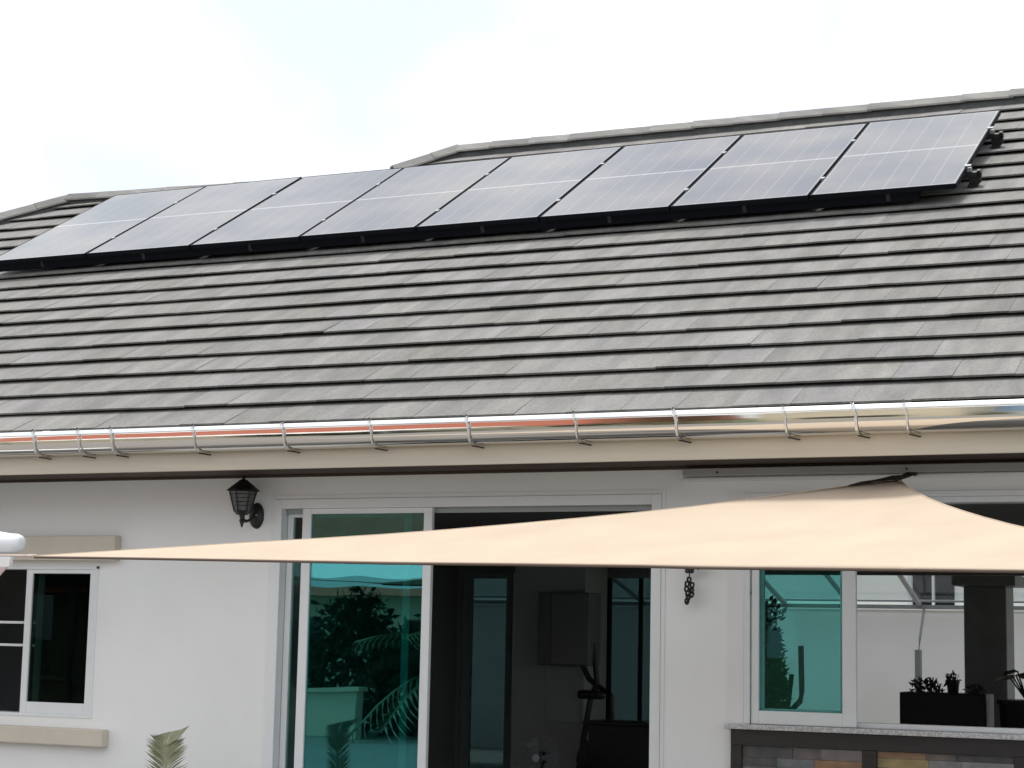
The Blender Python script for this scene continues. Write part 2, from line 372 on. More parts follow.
# ridge and hip caps
def cap_run(p0, p1, n, seg, side):
    p0, p1 = Vector(p0), Vector(p1); d = (p1-p0).normalized(); L = (p1-p0).length
    hx = Vector((-d.y, d.x, 0)).normalized(); up = hx.cross(d)*-1
    if up.z < 0: up = -up
    bmc = bmesh.new(); uvl = bmc.verts.layers.float_vector.new('tile_uv'); tone = bmc.verts.layers.float_color.new('tile_tone')
    k = 0.0; i = 0
    while k < L-.02:
        e = min(k+seg+.035, L+.02); tv = random.gauss(1.12, .08); rnd = random.uniform(0, 40)
        prof = [(-.118,-.005),(-.113,.012),(-.045,.082),(.045,.082),(.113,.012),(.118,-.005)]
        inner = [(.098,-.005),(.035,.062),(-.035,.062),(-.098,-.005)]
        rings = []
        for s_, lift in ((k, .005), (e, 0.0)):
            j = random.gauss(0, .002)
            ring = []
            for (u, v) in prof+inner:
                q = bmc.verts.new(p0 + d*s_ + hx*u*(1.04 if lift else 1) + up*(v+lift+j)); q[uvl] = (s_*.5+u, v*4+s_, rnd); q[tone] = (tv, tv, tv, 1); ring.append(q)
            rings.append(ring)
        m = len(rings[0])
        for a in range(m): bmc.faces.new((rings[0][a], rings[0][(a+1) % m], rings[1][(a+1) % m], rings[1][a]))
        bmc.faces.new(rings[0][::-1]); bmc.faces.new(rings[1])
        k += seg; i += 1
    o1 = obj('ridge_cap', bmc, m_tile, roof)
    bmb = bmesh.new()
    pr = [(-.100,-.16),(-.088,.002),(0,.05),(.088,.002),(.100,-.16)]
    r0 = [bmb.verts.new(p0+hx*u+up*v) for u, v in pr]; r1 = [bmb.verts.new(p1+hx*u+up*v) for u, v in pr]
    for a in range(5): bmb.faces.new((r0[a], r0[(a+1) % 5], r1[(a+1) % 5], r1[a]))
    bmb.faces.new(r0[::-1]); bmb.faces.new(r1)
    obj('ridge_mortar', bmb, m_mortar, roof)
cap_run((-5.26, RID_R+.01, 6.243), (4.6, RID_R+.01, 6.243), 0, .40, 0)
cap_run((-9.47, RID_L+.02, 6.020), (-5.5, RID_L+.02, 5.925), 0, .40, 0)
cap_run((-5.70, RID_L, 5.985), (-5.24, RID_R+.0, 6.250), 0, .40, 0)
hl = 2.6; cap_run((-9.47-hl, RID_L+.02-hl, 6.022-hl*.5654), (-9.46, RID_L+.03, 6.028), 0, .40, 0)
# fascia, soffit
boxes('fascia', [(-13, 4.55, -.655, -.630, 2.665, 2.868)], m_fascia, house, bev=.003)
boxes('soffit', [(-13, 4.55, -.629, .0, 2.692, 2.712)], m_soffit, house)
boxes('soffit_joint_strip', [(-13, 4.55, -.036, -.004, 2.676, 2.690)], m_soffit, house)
# gutter: rolled rim, polished face, bottom returning to the fascia
GX0, GX1 = -13, 4.6
bm = bmesh.new()
prof = [(-.7820,2.912),(-.7811,2.892),(-.7802,2.872),(-.7790,2.848),(-.7745,2.826),(-.759,2.802),(-.732,2.785),(-.702,2.777),(-.662,2.777),(-.658,2.79),(-.658,2.885)]
innr = [(y+(.003 if i < 6 else (.0 if i < 8 else -.003)), z+(.003 if i >= 5 and i < 9 else 0)) for i, (y, z) in enumerate(prof)]
nseg = 90
ringsA = []
for k in range(nseg+1):
    x = GX0+(GX1-GX0)*k/nseg
    wob = .0016*math.sin(x*2.3)+.0012*math.sin(x*5.1+1)
    ringsA.append([bm.verts.new((x, y+wob*(1 if i < 6 else 0), z+wob*.5)) for i, (y, z) in enumerate(prof)])
for q, s_ in zip(ringsA, ringsA[1:]):
    for i in range(len(prof)-1): bm.faces.new((q[i], q[i+1], s_[i+1], s_[i]))
gut = obj('gutter', bm, m_steel, house, smooth=True)
sm = gut.modifiers.new('th', 'SOLIDIFY'); sm.thickness = .0015; sm.offset = -1
bm = bmesh.new(); rprof = [(-.7870,2.902),(-.7878,2.904),(-.7815,2.925),(-.779,2.928),(-.774,2.927),(-.7830,2.901)]
ra = [bm.verts.new((GX0, y, z)) for y, z in rprof]; rb = [bm.verts.new((GX1, y, z-.003)) for y, z in rprof]
for i in range(6): bm.faces.new((ra[i], ra[(i+1) % 6], rb[(i+1) % 6], rb[i]))
bm.faces.new(ra[::-1]); bm.faces.new(rb); obj('gutter_rim', bm, m_rim, gut)
def bracket(x, thin):
    bm = bmesh.new(); hw = .0045 if thin else .007
    path = [(-.770,2.934),(-.786,2.934),(-.794,2.925),(-.7985,2.895),(-.790,2.868),(-.787,2.845),(-.779,2.815),(-.765,2.79),(-.735,2.772),(-.70,2.768),(-.64,2.768)]
    lo = 0.010
    A = [[bm.verts.new((x+dx+(.018*min(1, (2.93-z)/.06) if z < 2.93 else 0), y, z)) for dx in (-hw, hw)] for (y, z) in path]
    for a, b in zip(A, A[1:]): bm.faces.new((a[0], a[1], b[1], b[0]))
    o = obj('gutter_bracket', bm, m_strap, gut)
    s2 = o.modifiers.new('th', 'SOLIDIFY'); s2.thickness = .004; s2.offset = 0
    bm = bmesh.new(); tube(bm, [(x+.018, -.735, 2.766), (x+.062, -.66, 2.760)], .004, 6); obj('bracket_pin', bm, m_black, gut)
    bm = bmesh.new(); tube(bm, [(x, -.795, 2.925), (x, -.784, 2.941)], .006, 6); obj('bracket_hook', bm, m_black, gut)
for i, x in enumerate((-5.25,-4.901,-4.645,-4.029,-3.389,-2.791,-2.155,-1.487,-.894,-.277,.103,.372)):
    bracket(x, i % 2 == 1)
bracket(1.05, False); bracket(-6.1, False)
boxes('gutter_joiner', [(-2.33, -2.27, -.787, -.786+.002, 2.79, 2.895)], m_strap, gut) if False else None

# front wall with door and window openings
bm = wall_holes(-13, 4.4, 0, 2.69, 0, .13, [(-8.2,-5.262,1.085,2.10),(-3.90,-1.238,.3,2.535),(-.73,2.30,1.215,2.532)])
obj('wall', bm, m_wall, house)
boxes('end_wall', [(4.27, 4.4, .131, 6.5, 0, 2.69)], m_wall, house); boxes('end_wall', [(-13, -12.87, .131, 6.5, 0, 2.69)], m_wall, house)
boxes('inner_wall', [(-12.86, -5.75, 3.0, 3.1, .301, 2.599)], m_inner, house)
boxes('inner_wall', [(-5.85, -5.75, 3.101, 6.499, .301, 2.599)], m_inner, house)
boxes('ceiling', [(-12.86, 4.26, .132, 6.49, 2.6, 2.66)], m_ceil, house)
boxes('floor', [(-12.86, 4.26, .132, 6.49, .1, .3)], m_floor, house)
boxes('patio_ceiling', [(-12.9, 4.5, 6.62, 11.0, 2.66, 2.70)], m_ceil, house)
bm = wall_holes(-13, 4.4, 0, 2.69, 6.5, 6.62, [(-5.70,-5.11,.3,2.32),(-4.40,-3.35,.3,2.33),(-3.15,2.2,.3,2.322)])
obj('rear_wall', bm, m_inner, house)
bm = bmesh.new()
flat_pts = [(4.4, -.1, 2.72), (4.4, 10.6, 2.72), (4.4, RID_R, 6.1)]
f = bm.faces.new([bm.verts.new(p) for p in flat_pts]); r_ = bmesh.ops.extrude_face_region(bm, geom=[f]); bmesh.ops.translate(bm, verts=[v for v in r_['geom'] if isinstance(v, bmesh.types.BMVert)], vec=(.1,0,0))
obj('gable', bm, m_wall, house)
# plaster bands round door and right window
def frame4(x0, x1, z0, z1, w, y0, y1, bottom=True):
    L = [(x0, x0+w, y0, y1, z0, z1), (x1-w, x1, y0, y1, z0, z1), (x0+w, x1-w, y0, y1, z1-w, z1)]
    if bottom: L.append((x0+w, x1-w, y0, y1, z0, z0+w))
    return L
def sash(t, x0, x1, z0, z1, y, st, sr, top, bot, gm, name='sash', d=.035, mat=None):
    s_ = boxes(name, [(x0, x0+st, y, y+d, z0, z1), (x1-sr, x1, y, y+d, z0, z1), (x0+st, x1-sr, y, y+d, z1-top, z1), (x0+st, x1-sr, y, y+d, z0, z0+bot)], mat or m_alu, t, bev=.003)
    boxes('pane', [(x0+st-.004, x1-sr+.004, y+d*.4, y+d*.4+.006, z0+bot-.004, z1-top+.004)], gm, t)
    return s_
# sliding door
door = boxes('sliding_door', frame4(-3.900, -1.238, .3, 2.535, .062, -.012, .128, False) + [(-3.838,-1.30,.0,.128,.3,.325)], m_alu, house, bev=.004)
sash(door, -3.690, -2.757, .326, 2.472, .004, .064, .058, .034, .07, m_teal)
sash(door, -3.834, -2.945, .326, 2.455, .062, .042, .036, .034, .07, m_teal2)
boxes('door_track', [(-3.836,-1.302,.045,.056,2.440,2.472)], m_alug, door)
boxes('door_edge_trim', [(-3.925,-3.9015,-.006,.0,.3,2.56),(-1.2365,-1.213,-.006,.0,.3,2.56),(-3.9,-1.238,-.006,.0,2.5365,2.56)], m_trim, house)
# left window
wl = boxes('window', frame4(-8.2, -5.262, 1.085, 2.10, .022, -.006, .128), m_alu, house, bev=.003)
sash(wl, -5.868, -5.285, 1.107, 2.078, .002, .052, .048, .028, .075, m_shade, d=.034)
sash(wl, -5.812, -5.30, 1.107, 2.074, .06, .048, .033, .028, .06, m_shade, d=.03)
for z in (1.56, 1.715): boxes('security_bar', [(-8.17, -5.30, .098, .108, z-.009, z+.009)], m_alu, wl, bev=.003)
boxes('window_latch', [(-5.272,-5.258,-.016,-.004,2.083,2.099)], m_black, wl)
bm = bmesh.new(); box(bm, -8.5, -5.115, -.075, -.001, .906, 1.020, bev=.008); obj('window_sill', bm, m_beige, house)
bm = bmesh.new(); box(bm, -8.5, -5.09, -.075, -.001, 2.135, 2.303, bev=.008); obj('window_lintel', bm, m_beige, house)
# right window
wr = boxes('window', frame4(-.730, 2.30, 1.217, 2.532, .034, -.010, .128, False) + [(-.696, 2.266, -.010, .128, 2.464, 2.4975), (-.696, 2.266, .05, .128, 1.217, 1.245)], m_alu, house, bev=.004)
sash(wr, -.690, -.083, 1.219, 2.462, .004, .044, .078, .05, .075, m_teal2, d=.036)
sash(wr, -.675, -.127, 1.246, 2.46, .062, .04, .060, .05, .06, m_teal2, d=.034)
boxes('window_latch', [(-.730+.036, -.690-.002, -.004, .01, 1.95, 1.968)], m_silver, wr)
boxes('window_edge_trim', [(-.832,-.7315,-.005,.0,1.217,2.545),(-.7305,2.4,-.005,.0,2.5335,2.545)], m_trim, house)
bm = bmesh.new(); box(bm, -.830, 2.45, -.060, .050, 1.188, 1.2165, bev=.004); obj('window_sill', bm, m_granite, house)
# long box beam under the soffit
boxes('awning_beam', [(-1.085, 4.3, -.085, -.001, 2.630, 2.674)], P('grey_beam_paint', (.34,.335,.32), .6, var=.06), house, bev=.005)
bm = bmesh.new(); tube(bm, [(-1.10,-.018,2.614),(4.3,-.018,2.616)], .013, 10); obj('conduit', bm, m_trim, house, smooth=True)
for x in (-.87, .23, 1.4):
    bm = bmesh.new(); tube(bm, [(x, -.084, 2.648), (x, -.09, 2.648)], .007, 6); obj('beam_bolt', bm, m_black, house)
# stone panel front below the right window
sp = boxes('stone_panel_frame', [(-.80, 2.4, -.030, -.001, 1.098, 1.187), (-.80,-.735,-.030,-.001,.15,1.0975), (-.040,.038,-.030,-.001,.15,1.0975), (.782,.86,-.030,-.001,.15,1.0975), (1.6,1.68,-.030,-.001,.15,1.0975), (2.32,2.4,-.03,-.001,.15,1.0975)], m_bar, house, bev=.003)
pal = [(.42,.34,.17),(.20,.17,.15),(.24,.22,.22),(.17,.19,.20),(.36,.27,.19),(.12,.12,.12),(.30,.30,.30),(.46,.29,.18),(.22,.24,.25)]
for (x0, x1) in ((-.733,-.042),(.040,.780),(.862,1.598)):
    bm = bmesh.new(); tone = bm.verts.layers.float_color.new('tile_tone'); z = 1.096; rr = random.Random(int((x0+9)*100))
    while z > .2:
        hgt = rr.choice((.036,.05,.062)); x = x0
        while x < x1-.005:
            wd = rr.uniform(.12,.34); xe = min(x+wd, x1)
            if x1-xe < .05: xe = x1
            n0 = len(bm.verts); yy = -.012-rr.uniform(0,.012)
            box(bm, x+.001, xe-.001, yy, -.002, z-hgt+.001, z-.001); bm.verts.ensure_lookup_table(); c = rr.choice(pal); k = rr.uniform(.6,.85)
            for v in bm.verts[n0:]: v[tone] = (*[q*k for q in c], 1)
            x = xe
        z -= hgt
    obj('stone_inset', bm, m_stone, sp)
# rear sliding door frames
rd = boxes('rear_door', [(-5.695,-5.60,6.51,6.56,.302,2.318),(-5.222,-5.145,6.51,6.56,.302,2.318),(-5.60,-5.222,6.51,6.56,2.27,2.318)], m_alug, house, bev=.003)
boxes('pane', [(-5.602,-5.220,6.53,6.536,.302,2.272)], m_rear, rd)
rd2 = boxes('rear_door', [(-4.395,-4.33,6.51,6.56,.302,2.328),(-3.42,-3.355,6.51,6.56,.302,2.328),(-4.33,-3.42,6.51,6.56,2.28,2.328)], m_alug, house, bev=.003)
boxes('pane', [(-4.332,-3.418,6.53,6.536,.302,2.282)], m_rear, rd2)
# patio column of the house
cpx, cpy = -1.05, 9.3
boxes('patio_column', [(cpx-.215, cpx+.215, cpy-.215, cpy+.215, .2, 2.315), (cpx-.32, cpx+.32, cpy-.3, cpy+.3, 2.3155, 2.43), (cpx-.25, cpx+.25, cpy-.25, cpy+.25, 2.4305, 2.658)], m_column, house, bev=.012)

# ------------------------------------------------------------------ solar panels
PW, PL = 1.05, 2.06
m_roofrot = Matrix((( 1,0,0),(0,cs,-sn),(0,sn,cs)))
def make_panel():
    t = thing('solar_panel', '', 'solar panel', group='solar panels in one row on the tiled roof')
    bm = bmesh.new()
    for b in ((0,.010,0,PL),(PW-.010,PW,0,PL),(.010,PW-.010,0,.010),(.010,PW-.010,PL-.010,PL)): box(bm, b[0], b[1], b[2], b[3], -.037, .0)
    obj('panel_frame', bm, m_navy, t)
    bm = bmesh.new(); ul = bm.loops.layers.uv.new('UVMap')
    f = bm.faces.new([bm.verts.new(p) for p in ((.0105,.0105,-.002),(PW-.0105,.0105,-.002),(PW-.0105,PL-.0105,-.002),(.0105,PL-.0105,-.002))])
    for l, uvc in zip(f.loops, ((0,0),(1,0),(1,1),(0,1))): l[ul].uv = uvc
    r_ = bmesh.ops.extrude_face_region(bm, geom=[f]); bmesh.ops.translate(bm, verts=[v for v in r_['geom'] if isinstance(v, bmesh.types.BMVert)], vec=(0,0,-.02))
    obj('solar_glass', bm, m_panel, t)
    return t
def dress_panel(o, i):
    p = rp_(-(i)*1.07-PW, 0, 0); o.location = p
    o.rotation_euler = (SL + random.gauss(0, .0015), random.gauss(0, .0012), random.gauss(0, .0008))
names = ['rightmost solar panel, its free right edge and rail ends over the tiles', 'second solar panel from the right, next to the rightmost one',
 'third solar panel from the right end of the roof row', 'fourth solar panel from the right, just right of the middle of the row',
 'fifth solar panel from the right, its top edge just under the upper ridge end', 'sixth solar panel from the right, below where the upper hip comes down',
 'seventh solar panel from the right, second from the left end of the row', 'leftmost solar panel, cut by the left frame edge, beside the left hip']
p0 = make_panel()
panels = []
for i in range(8):
    o = p0 if i == 0 else copy_tree(p0)
    dress_panel(o, i); o['label'] = names[i]; panels.append(o)
# clamps between the panels and rails beneath them
for k, tt in enumerate((.44, 1.50)):
    t = thing('mounting_rail', ['lower black rail under the row of solar panels', 'upper black rail under the row of solar panels'][k], 'mounting rail', rp_(-8.6, tt, -.085), 'rails carrying the solar panels')
    t.rotation_euler = (SL, 0, 0)
    bm = bmesh.new(); box(bm, 0, 8.6+.10, -.02, .02, 0, .04, bev=.002); obj('rail', bm, m_black, t)
    for x in [.4+1.6*j for j in range(5)] + [8.61]:
        bm = bmesh.new(); box(bm, x, x+.06, -.03, .03, -.045, -.001); box(bm, x-.008, x+.068, -.07, .03, -.056, -.046); box(bm, x+.061, x+.085, -.02, .02, -.04, .05); obj('rail_foot', bm, m_black, t)
    for j in range(1, 8):
        x = 8.6-1.07*j+.01; bm = bmesh.new(); box(bm, x-.0095, x+.0095, -.025, .025, .046, .083); box(bm, x-.014, x+.014, -.018, .018, .0865, .090); obj('clamp', bm, m_silver, t)
    bm = bmesh.new(); box(bm, 8.603, 8.633, -.02, .02, .046, .07); box(bm, 8.585, 8.633, -.02, .02, .0865, .092); obj('clamp', bm, m_silver, t)

t = thing('shade_strip', 'long black shade strip added under the lower edge of the solar panels', 'shade strip', rp_(-8.5, .03, -.042))  # black strip added to block light and deepen the shade below the panels
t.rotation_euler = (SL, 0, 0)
bm = bmesh.new(); box(bm, 0, 8.22, .0, .09, -.072, -.0, bev=.003); obj('strip_body', bm, m_navy, t)
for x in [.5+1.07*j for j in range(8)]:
    bm = bmesh.new(); box(bm, x, x+.03, -.004, -.001, -.058, -.004); obj('shade_strip_clip', bm, m_black, t)

# ------------------------------------------------------------------ shade sail
BACK = [(-4.205,-2.001,2.07),(-3.968,-1.955,2.086),(-3.682,-1.917,2.101),(-3.293,-1.817,2.133),(-2.93,-1.747,2.158),(-2.559,-1.701,2.177),(-2.184,-1.677,2.192),(-1.866,-1.559,2.226),(-1.558,-1.424,2.264),(-1.242,-1.307,2.299),(-.934,-1.173,2.337),(-.626,-1.039,2.375),(-.46,-.856,2.421),(-.289,-.651,2.473),(-.131,-.565,2.496),(.01,-.473,2.521),(.13,-.339,2.554),(.219,-.25,2.577),(.311,-.533,2.514),(.439,-.827,2.449),(.568,-1.072,2.395),(.647,-1.217,2.363),(.792,-1.461,2.31),(.955,-1.71,2.256),(1.073,-1.877,2.22),(1.182,-2.034,2.187),(1.561,-2.507,2.086),(1.973,-2.907,2.003),(2.329,-3.179,1.948)]
FRONT = [(-4.197,-2.011,2.068),(-3.884,-2.064,2.063),(-3.529,-2.123,2.057),(-3.015,-2.223,2.046),(-2.571,-2.31,2.036),(-2.151,-2.392,2.027),(-1.752,-2.469,2.018),(-1.378,-2.532,2.012),(-1.021,-2.592,2.007),(-.68,-2.65,2.001),(-.354,-2.704,1.996),(-.036,-2.775,1.987),(.156,-2.806,1.984),(.348,-2.837,1.982),(.495,-2.861,1.98),(.626,-2.883,1.978),(.746,-2.902,1.976),(.83,-2.916,1.975),(.851,-2.919,1.974),(.901,-2.928,1.974),(.963,-2.938,1.973),(1.004,-2.944,1.972),(1.085,-2.958,1.971),(1.185,-2.974,1.969),(1.264,-2.987,1.968),(1.339,-2.999,1.967),(1.628,-3.053,1.961),(1.989,-3.12,1.954),(2.329,-3.183,1.948)]
for _ in range(3):      # even out the two hollow edges
    for lo, hi in ((1, 17), (18, 28)):
        BACK[lo:hi] = [tuple(.25*a+.5*b+.25*c for a, b, c in zip(BACK[i-1], BACK[i], BACK[i+1])) for i in range(lo, hi)]
sail = thing('shade_sail', 'cream triangular shade sail stretched in front of the doors and windows', 'shade sail', (-.2,-2,2.1))
bm = bmesh.new(); NV = 14; grid = []
for b, f in zip(BACK, FRONT):
    b, f = Vector(b), Vector(f); cl_ = []
    for k in range(NV+1):
        v = k/NV; p = b.lerp(f, v); ln = (f-b).length
        sag = -.022*math.sin(math.pi*v)*min(1, ln/2)
        rk = 1-min(1, (p-Vector(BACK[17])).length/.9)      # creases gathered at the back corner
        if rk > 0:
            ang = math.atan2(p.x-.219, -.25-p.y); sag += .011*rk*math.sin(ang*9)*min(1, 4*(1-rk)+.2)*(0 if k in (0,) else 1)
        cl_.append(bm.verts.new(p+Vector((0, 0, sag))))
    grid.append(cl_)
for a, b in zip(grid, grid[1:]):
    for k in range(NV): bm.faces.new((a[k], a[k+1], b[k+1], b[k]))
so = put('sail_cloth', bm, m_sail, sail, smooth=True)
md = so.modifiers.new('sub', 'SUBSURF'); md.levels = md.render_levels = 1; md.boundary_smooth = 'PRESERVE_CORNERS'
md = so.modifiers.new('th', 'SOLIDIFY'); md.thickness = .003; md.offset = 0
bm = bmesh.new(); tube(bm, [Vector(p)+Vector((0,-.002,-.006)) for p in FRONT], .0065, 8); put('front_hem', bm, m_hem, sail, smooth=True)
bm = bmesh.new(); tube(bm, [Vector(p)+Vector((0,.002,.001)) for p in BACK[:18]], .0045, 6); tube(bm, [Vector(p)+Vector((0,.002,.001)) for p in BACK[17:]], .0045, 6); put('back_hem', bm, m_sail, sail, smooth=True)
# dark gathered webbing at the back corner with its ring
bm = bmesh.new(); tube(bm, [(.20,-.27,2.575),(.228,-.19,2.592),(.235,-.06,2.618)], [.02,.013,.016], 8); tube(bm, [(.235,-.06,2.618),(.262,-.055,2.628),(.275,-.055,2.617)], .014, 8)
tube(bm, [(.0,-.475,2.525),(.06,-.42,2.543),(.12,-.345,2.562),(.20,-.27,2.583)], [.003,.009,.006,.013], 8)
put('corner_webbing', bm, m_web, sail, smooth=True)
bm = bmesh.new(); tube(bm, [(-4.19,-2.012,2.070),(-4.30,-1.965,2.073),(-4.781,-1.60,2.093),(-6.743,-1.2,2.129)], [.010,.006,.0055,.0055], 8); put('tie_rope', bm, m_rope, sail, smooth=True)

# ------------------------------------------------------------------ wall lantern
lx, ly, lz = -4.045, -.155, 2.345
lamp = thing('wall_lantern', 'black coach lantern on a scroll bracket, fixed to the wall left of the door', 'wall lamp', (-4.03,0,2.41))
def frus(bm, r0, z0, r1, z1, n=6, rot=.5):
    q = [[bm.verts.new((lx+r*math.cos(2*math.pi*(k+rot)/n), ly+r*math.sin(2*math.pi*(k+rot)/n), z)) for k in range(n)] for r, z in ((r0, z0), (r1, z1))]
    for k in range(n): bm.faces.new((q[0][k], q[0][(k+1) % n], q[1][(k+1) % n], q[1][k]))
    bm.faces.new(q[0][::-1]); bm.faces.new(q[1])
bm = bmesh.new(); frus(bm, .108, 2.578, .104, 2.585); frus(bm, .104, 2.585, .022, 2.652); frus(bm, .012, 2.652, .010, 2.68); frus(bm, .016, 2.668, .004, 2.682); put('lantern_roof', bm, m_black, lamp)
bm = bmesh.new(); frus(bm, .052, 2.452, .084, 2.574); put('lantern_glass', bm, m_lampg, lamp)
bm = bmesh.new()
for k in range(6):
    a = 2*math.pi*(k+.5)/6; tube(bm, [(lx+.053*math.cos(a), ly+.053*math.sin(a), 2.45), (lx+.087*math.cos(a), ly+.087*math.sin(a), 2.577)], .0055, 6)
for f_ in (.25, .45, .65, .85):
    r_ = .052+.032*f_+.002; z_ = 2.452+.122*f_
    tube(bm, [(lx+r_*math.cos(2*math.pi*(k+.5)/6), ly+r_*math.sin(2*math.pi*(k+.5)/6), z_) for k in range(7)], .0022, 5)
frus(bm, .035, 2.425, .060, 2.451); frus(bm, .014, 2.40, .02, 2.425); frus(bm, .020, 2.385, .014, 2.398); frus(bm, .004, 2.345, .016, 2.384)
put('lantern_cage', bm, m_black, lamp)
bm = bmesh.new(); tube(bm, [(lx, ly, 2.405), (lx+.01, ly+.03, 2.385), (lx+.015, ly+.08, 2.40), (lx+.015, ly+.12, 2.44), (-4.03, -.02, 2.43)], .010, 8)
put('lantern_arm', bm, m_black, lamp, smooth=True)
bm = bmesh.new(); lathe(bm, [(.004,-.034),(.03,-.03),(.05,-.018),(.054,0)], (0,0,0), 20, 'y')
for v in bm.verts: v.co = Vector((v.co.x*1.0-4.03, v.co.y-.001, v.co.z*1.6+2.43))
put('wall_plate', bm, m_black, lamp, smooth=True)
bm = bmesh.new(); lathe(bm, [(.003,-.040),(.008,-.036),(.008,-.030)], (-4.015,0,2.433), 10, 'y'); put('plate_screw', bm, m_silver, lamp)

# ------------------------------------------------------------------ hanging chime right of the door
ch = thing('wind_chime', 'small black hanging chime on the wall between door and right window', 'wind chime', (-1.08,-.07,2.2))
bm = bmesh.new(); tube(bm, [(-1.03,-.001,2.17),(-1.035,-.05,2.16),(-1.045,-.08,2.125),(-1.02,-.085,2.095),(-1.0,-.06,2.11)], .012, 8); tube(bm, [(-1.035,-.05,2.16),(-1.08,-.07,2.16)], .007, 6); put('chime_hook', bm, m_black, ch)
bm = bmesh.new(); lathe(bm, [(.010,2.135),(.026,2.125),(.028,2.075),(.022,2.066)], (-1.08,-.07,0), 4); tube(bm, [(-1.08,-.07,2.16),(-1.08,-.07,2.13)], .004, 6); tube(bm, [(-1.08,-.07,2.066),(-1.08,-.07,2.04)], .004, 6); put('chime_cap', bm, m_black, ch)
bm = bmesh.new()
for k, (dx, z) in enumerate(((0,2.028),(-.014,2.003),(.014,1.998),(-.015,1.975),(.013,1.968),(-.012,1.95),(.016,1.945),(-.006,1.928),(-.016,1.905))):
    c = Vector((-1.08+dx, -.07+.006*(k % 3-1), z))
    pts = [c+Vector((.011*math.cos(a), .004*math.sin(2*a), .015*math.sin(a))) for a in [2*math.pi*j/8 for j in range(9)]]; tube(bm, pts, .0072, 6)
tube(bm, [(-1.075,-.07,2.04),(-1.068,-.07,1.96),(-1.08,-.07,1.93),(-1.094,-.07,1.90)], .0045, 6)
put('chime_chain', bm, m_black, ch); ch.location.x += .04

# ------------------------------------------------------------------ rolled awning at the left edge
aw = thing('awning', 'rolled white awning with pale pink valance at the left edge of the picture', 'awning', (-6.2,-.95,2.2))
bm = bmesh.new(); lathe(bm, [(.02,-6.9),(.05,-6.88),(.062,-6.8),(.062,-5.20),(.060,-5.15),(.050,-5.122),(.03,-5.112)], (0,-1.0,2.198), 20, 'x'); put('awning_roll', bm, m_awn, aw, smooth=True)
bm = bmesh.new(); lathe(bm, [(.02,-6.9),(.06,-6.88),(.075,-6.8),(.072,-5.45),(.062,-5.30),(.045,-5.18),(.02,-5.135)], (0,-.985,2.212), 16, 'x'); put('awning_cover', bm, m_awn, aw, smooth=True)
bm = bmesh.new(); poly(bm, [(-6.9,-1.06,2.125),(-5.14,-1.06,2.125),(-5.155,-1.06,2.05),(-6.9,-1.06,2.05)], (0,.03,0)); put('awning_bar', bm, m_trim, aw)
bm = bmesh.new(); poly(bm, [(-6.9,-1.07,2.0495),(-5.16,-1.07,2.0495),(-5.205,-1.09,1.99),(-5.235,-1.10,1.975),(-5.31,-1.10,1.985),(-6.9,-1.10,1.985)], (0,.012,0)); put('awning_valance', bm, m_pink, aw)
bm = bmesh.new(); box(bm, -6.6, -6.5, -1.0, -.001, 2.24, 2.28); put('wall_bracket', bm, m_alug, aw)

# ------------------------------------------------------------------ dry palm frond plant in front of the wall
pl = thing('potted_palm', 'potted palm with one folded pale dry frond standing against the white wall', 'potted plant', (-3.95,-1.0,.15))
bm = bmesh.new(); lathe(bm, [(.13,.151),(.17,.45),(.185,.452),(.185,.48),(.16,.48),(.15,.44)], (-3.95,-1,0), 20); put('pot', bm, m_pot, pl, smooth=True)
bm = bmesh.new(); lathe(bm, [(.149,.441),(.10,.455),(.02,.46)], (-3.95,-1,0), 16); put('soil', bm, m_soil, pl)
rg = random.Random(5)
def frond(bm, pts, wid, droop, n=26, tipfold=False):
    pts = [Vector(p) for p in pts]
    tube(bm, pts, [.008-.006*i/(len(pts)-1) for i in range(len(pts))], 6)
    def at(t):
        k = t*(len(pts)-1); i = min(int(k), len(pts)-2); return pts[i].lerp(pts[i+1], k-i), (pts[i+1]-pts[i]).normalized()
    for j in range(n):
        t = .22+.78*(j+.5)/n; p, d = at(t); side = d.cross(Vector((.25,-1,.1))).normalized()
        for sg in (-1, 1):
            ln = wid*(.85+.3*rg.random())*(1-.35*max(0, t-.7)/.3)
            up = d*ln*(.55+.12*rg.random()); tip = p+side*sg*ln*.8+up+Vector((0, rg.uniform(-.02,.02), -droop*ln))
            wv = d*(.008 if n < 40 else .0055); mid = p.lerp(tip, .5)+Vector((0,-.004,.006))
            v = [bm.verts.new(q) for q in (p-wv*.6, mid-wv, tip, mid+wv, p+wv*.6)]; bm.faces.new(v)
bm = bmesh.new(); frond(bm, [(-3.95,-1,.46),(-3.955,-1.0,.70),(-3.962,-1.0,.88),(-3.966,-1.0,.96),(-3.962,-1.0,1.01)], .150, .05, 60)
# the folded tip: two webs of leaflets still joined
bmesh.ops.recalc_face_normals(bm, faces=bm.faces[:])
for pts in ([(-3.966,-1.004,1.00),(-4.06,-1.01,1.05),(-3.99,-1.012,1.072),(-3.937,-1.006,1.085),(-3.955,-1.004,1.04)], [(-3.962,-1.004,1.0),(-3.935,-1.006,1.085),(-3.86,-1.012,1.10),(-3.80,-1.014,1.125),(-3.845,-1.012,1.078),(-3.905,-1.008,1.03)]):
    poly(bm, pts, (0,-.003,0))
fr = put('dry_frond', bm, m_frond, pl)
for k, (ex, ey) in enumerate(((-.3,-.2),(.32,-.15),(.05,-.4),(-.12,.3))):
    bm = bmesh.new(); frond(bm, [(-3.95,-1,.46),(-3.95+ex*.3,-1+ey*.3,.62),(-3.95+ex*.7,-1+ey*.7,.70),(-3.95+ex,-1+ey,.68)], .09, .5, 16); put('green_frond', bm, m_leaf, pl)

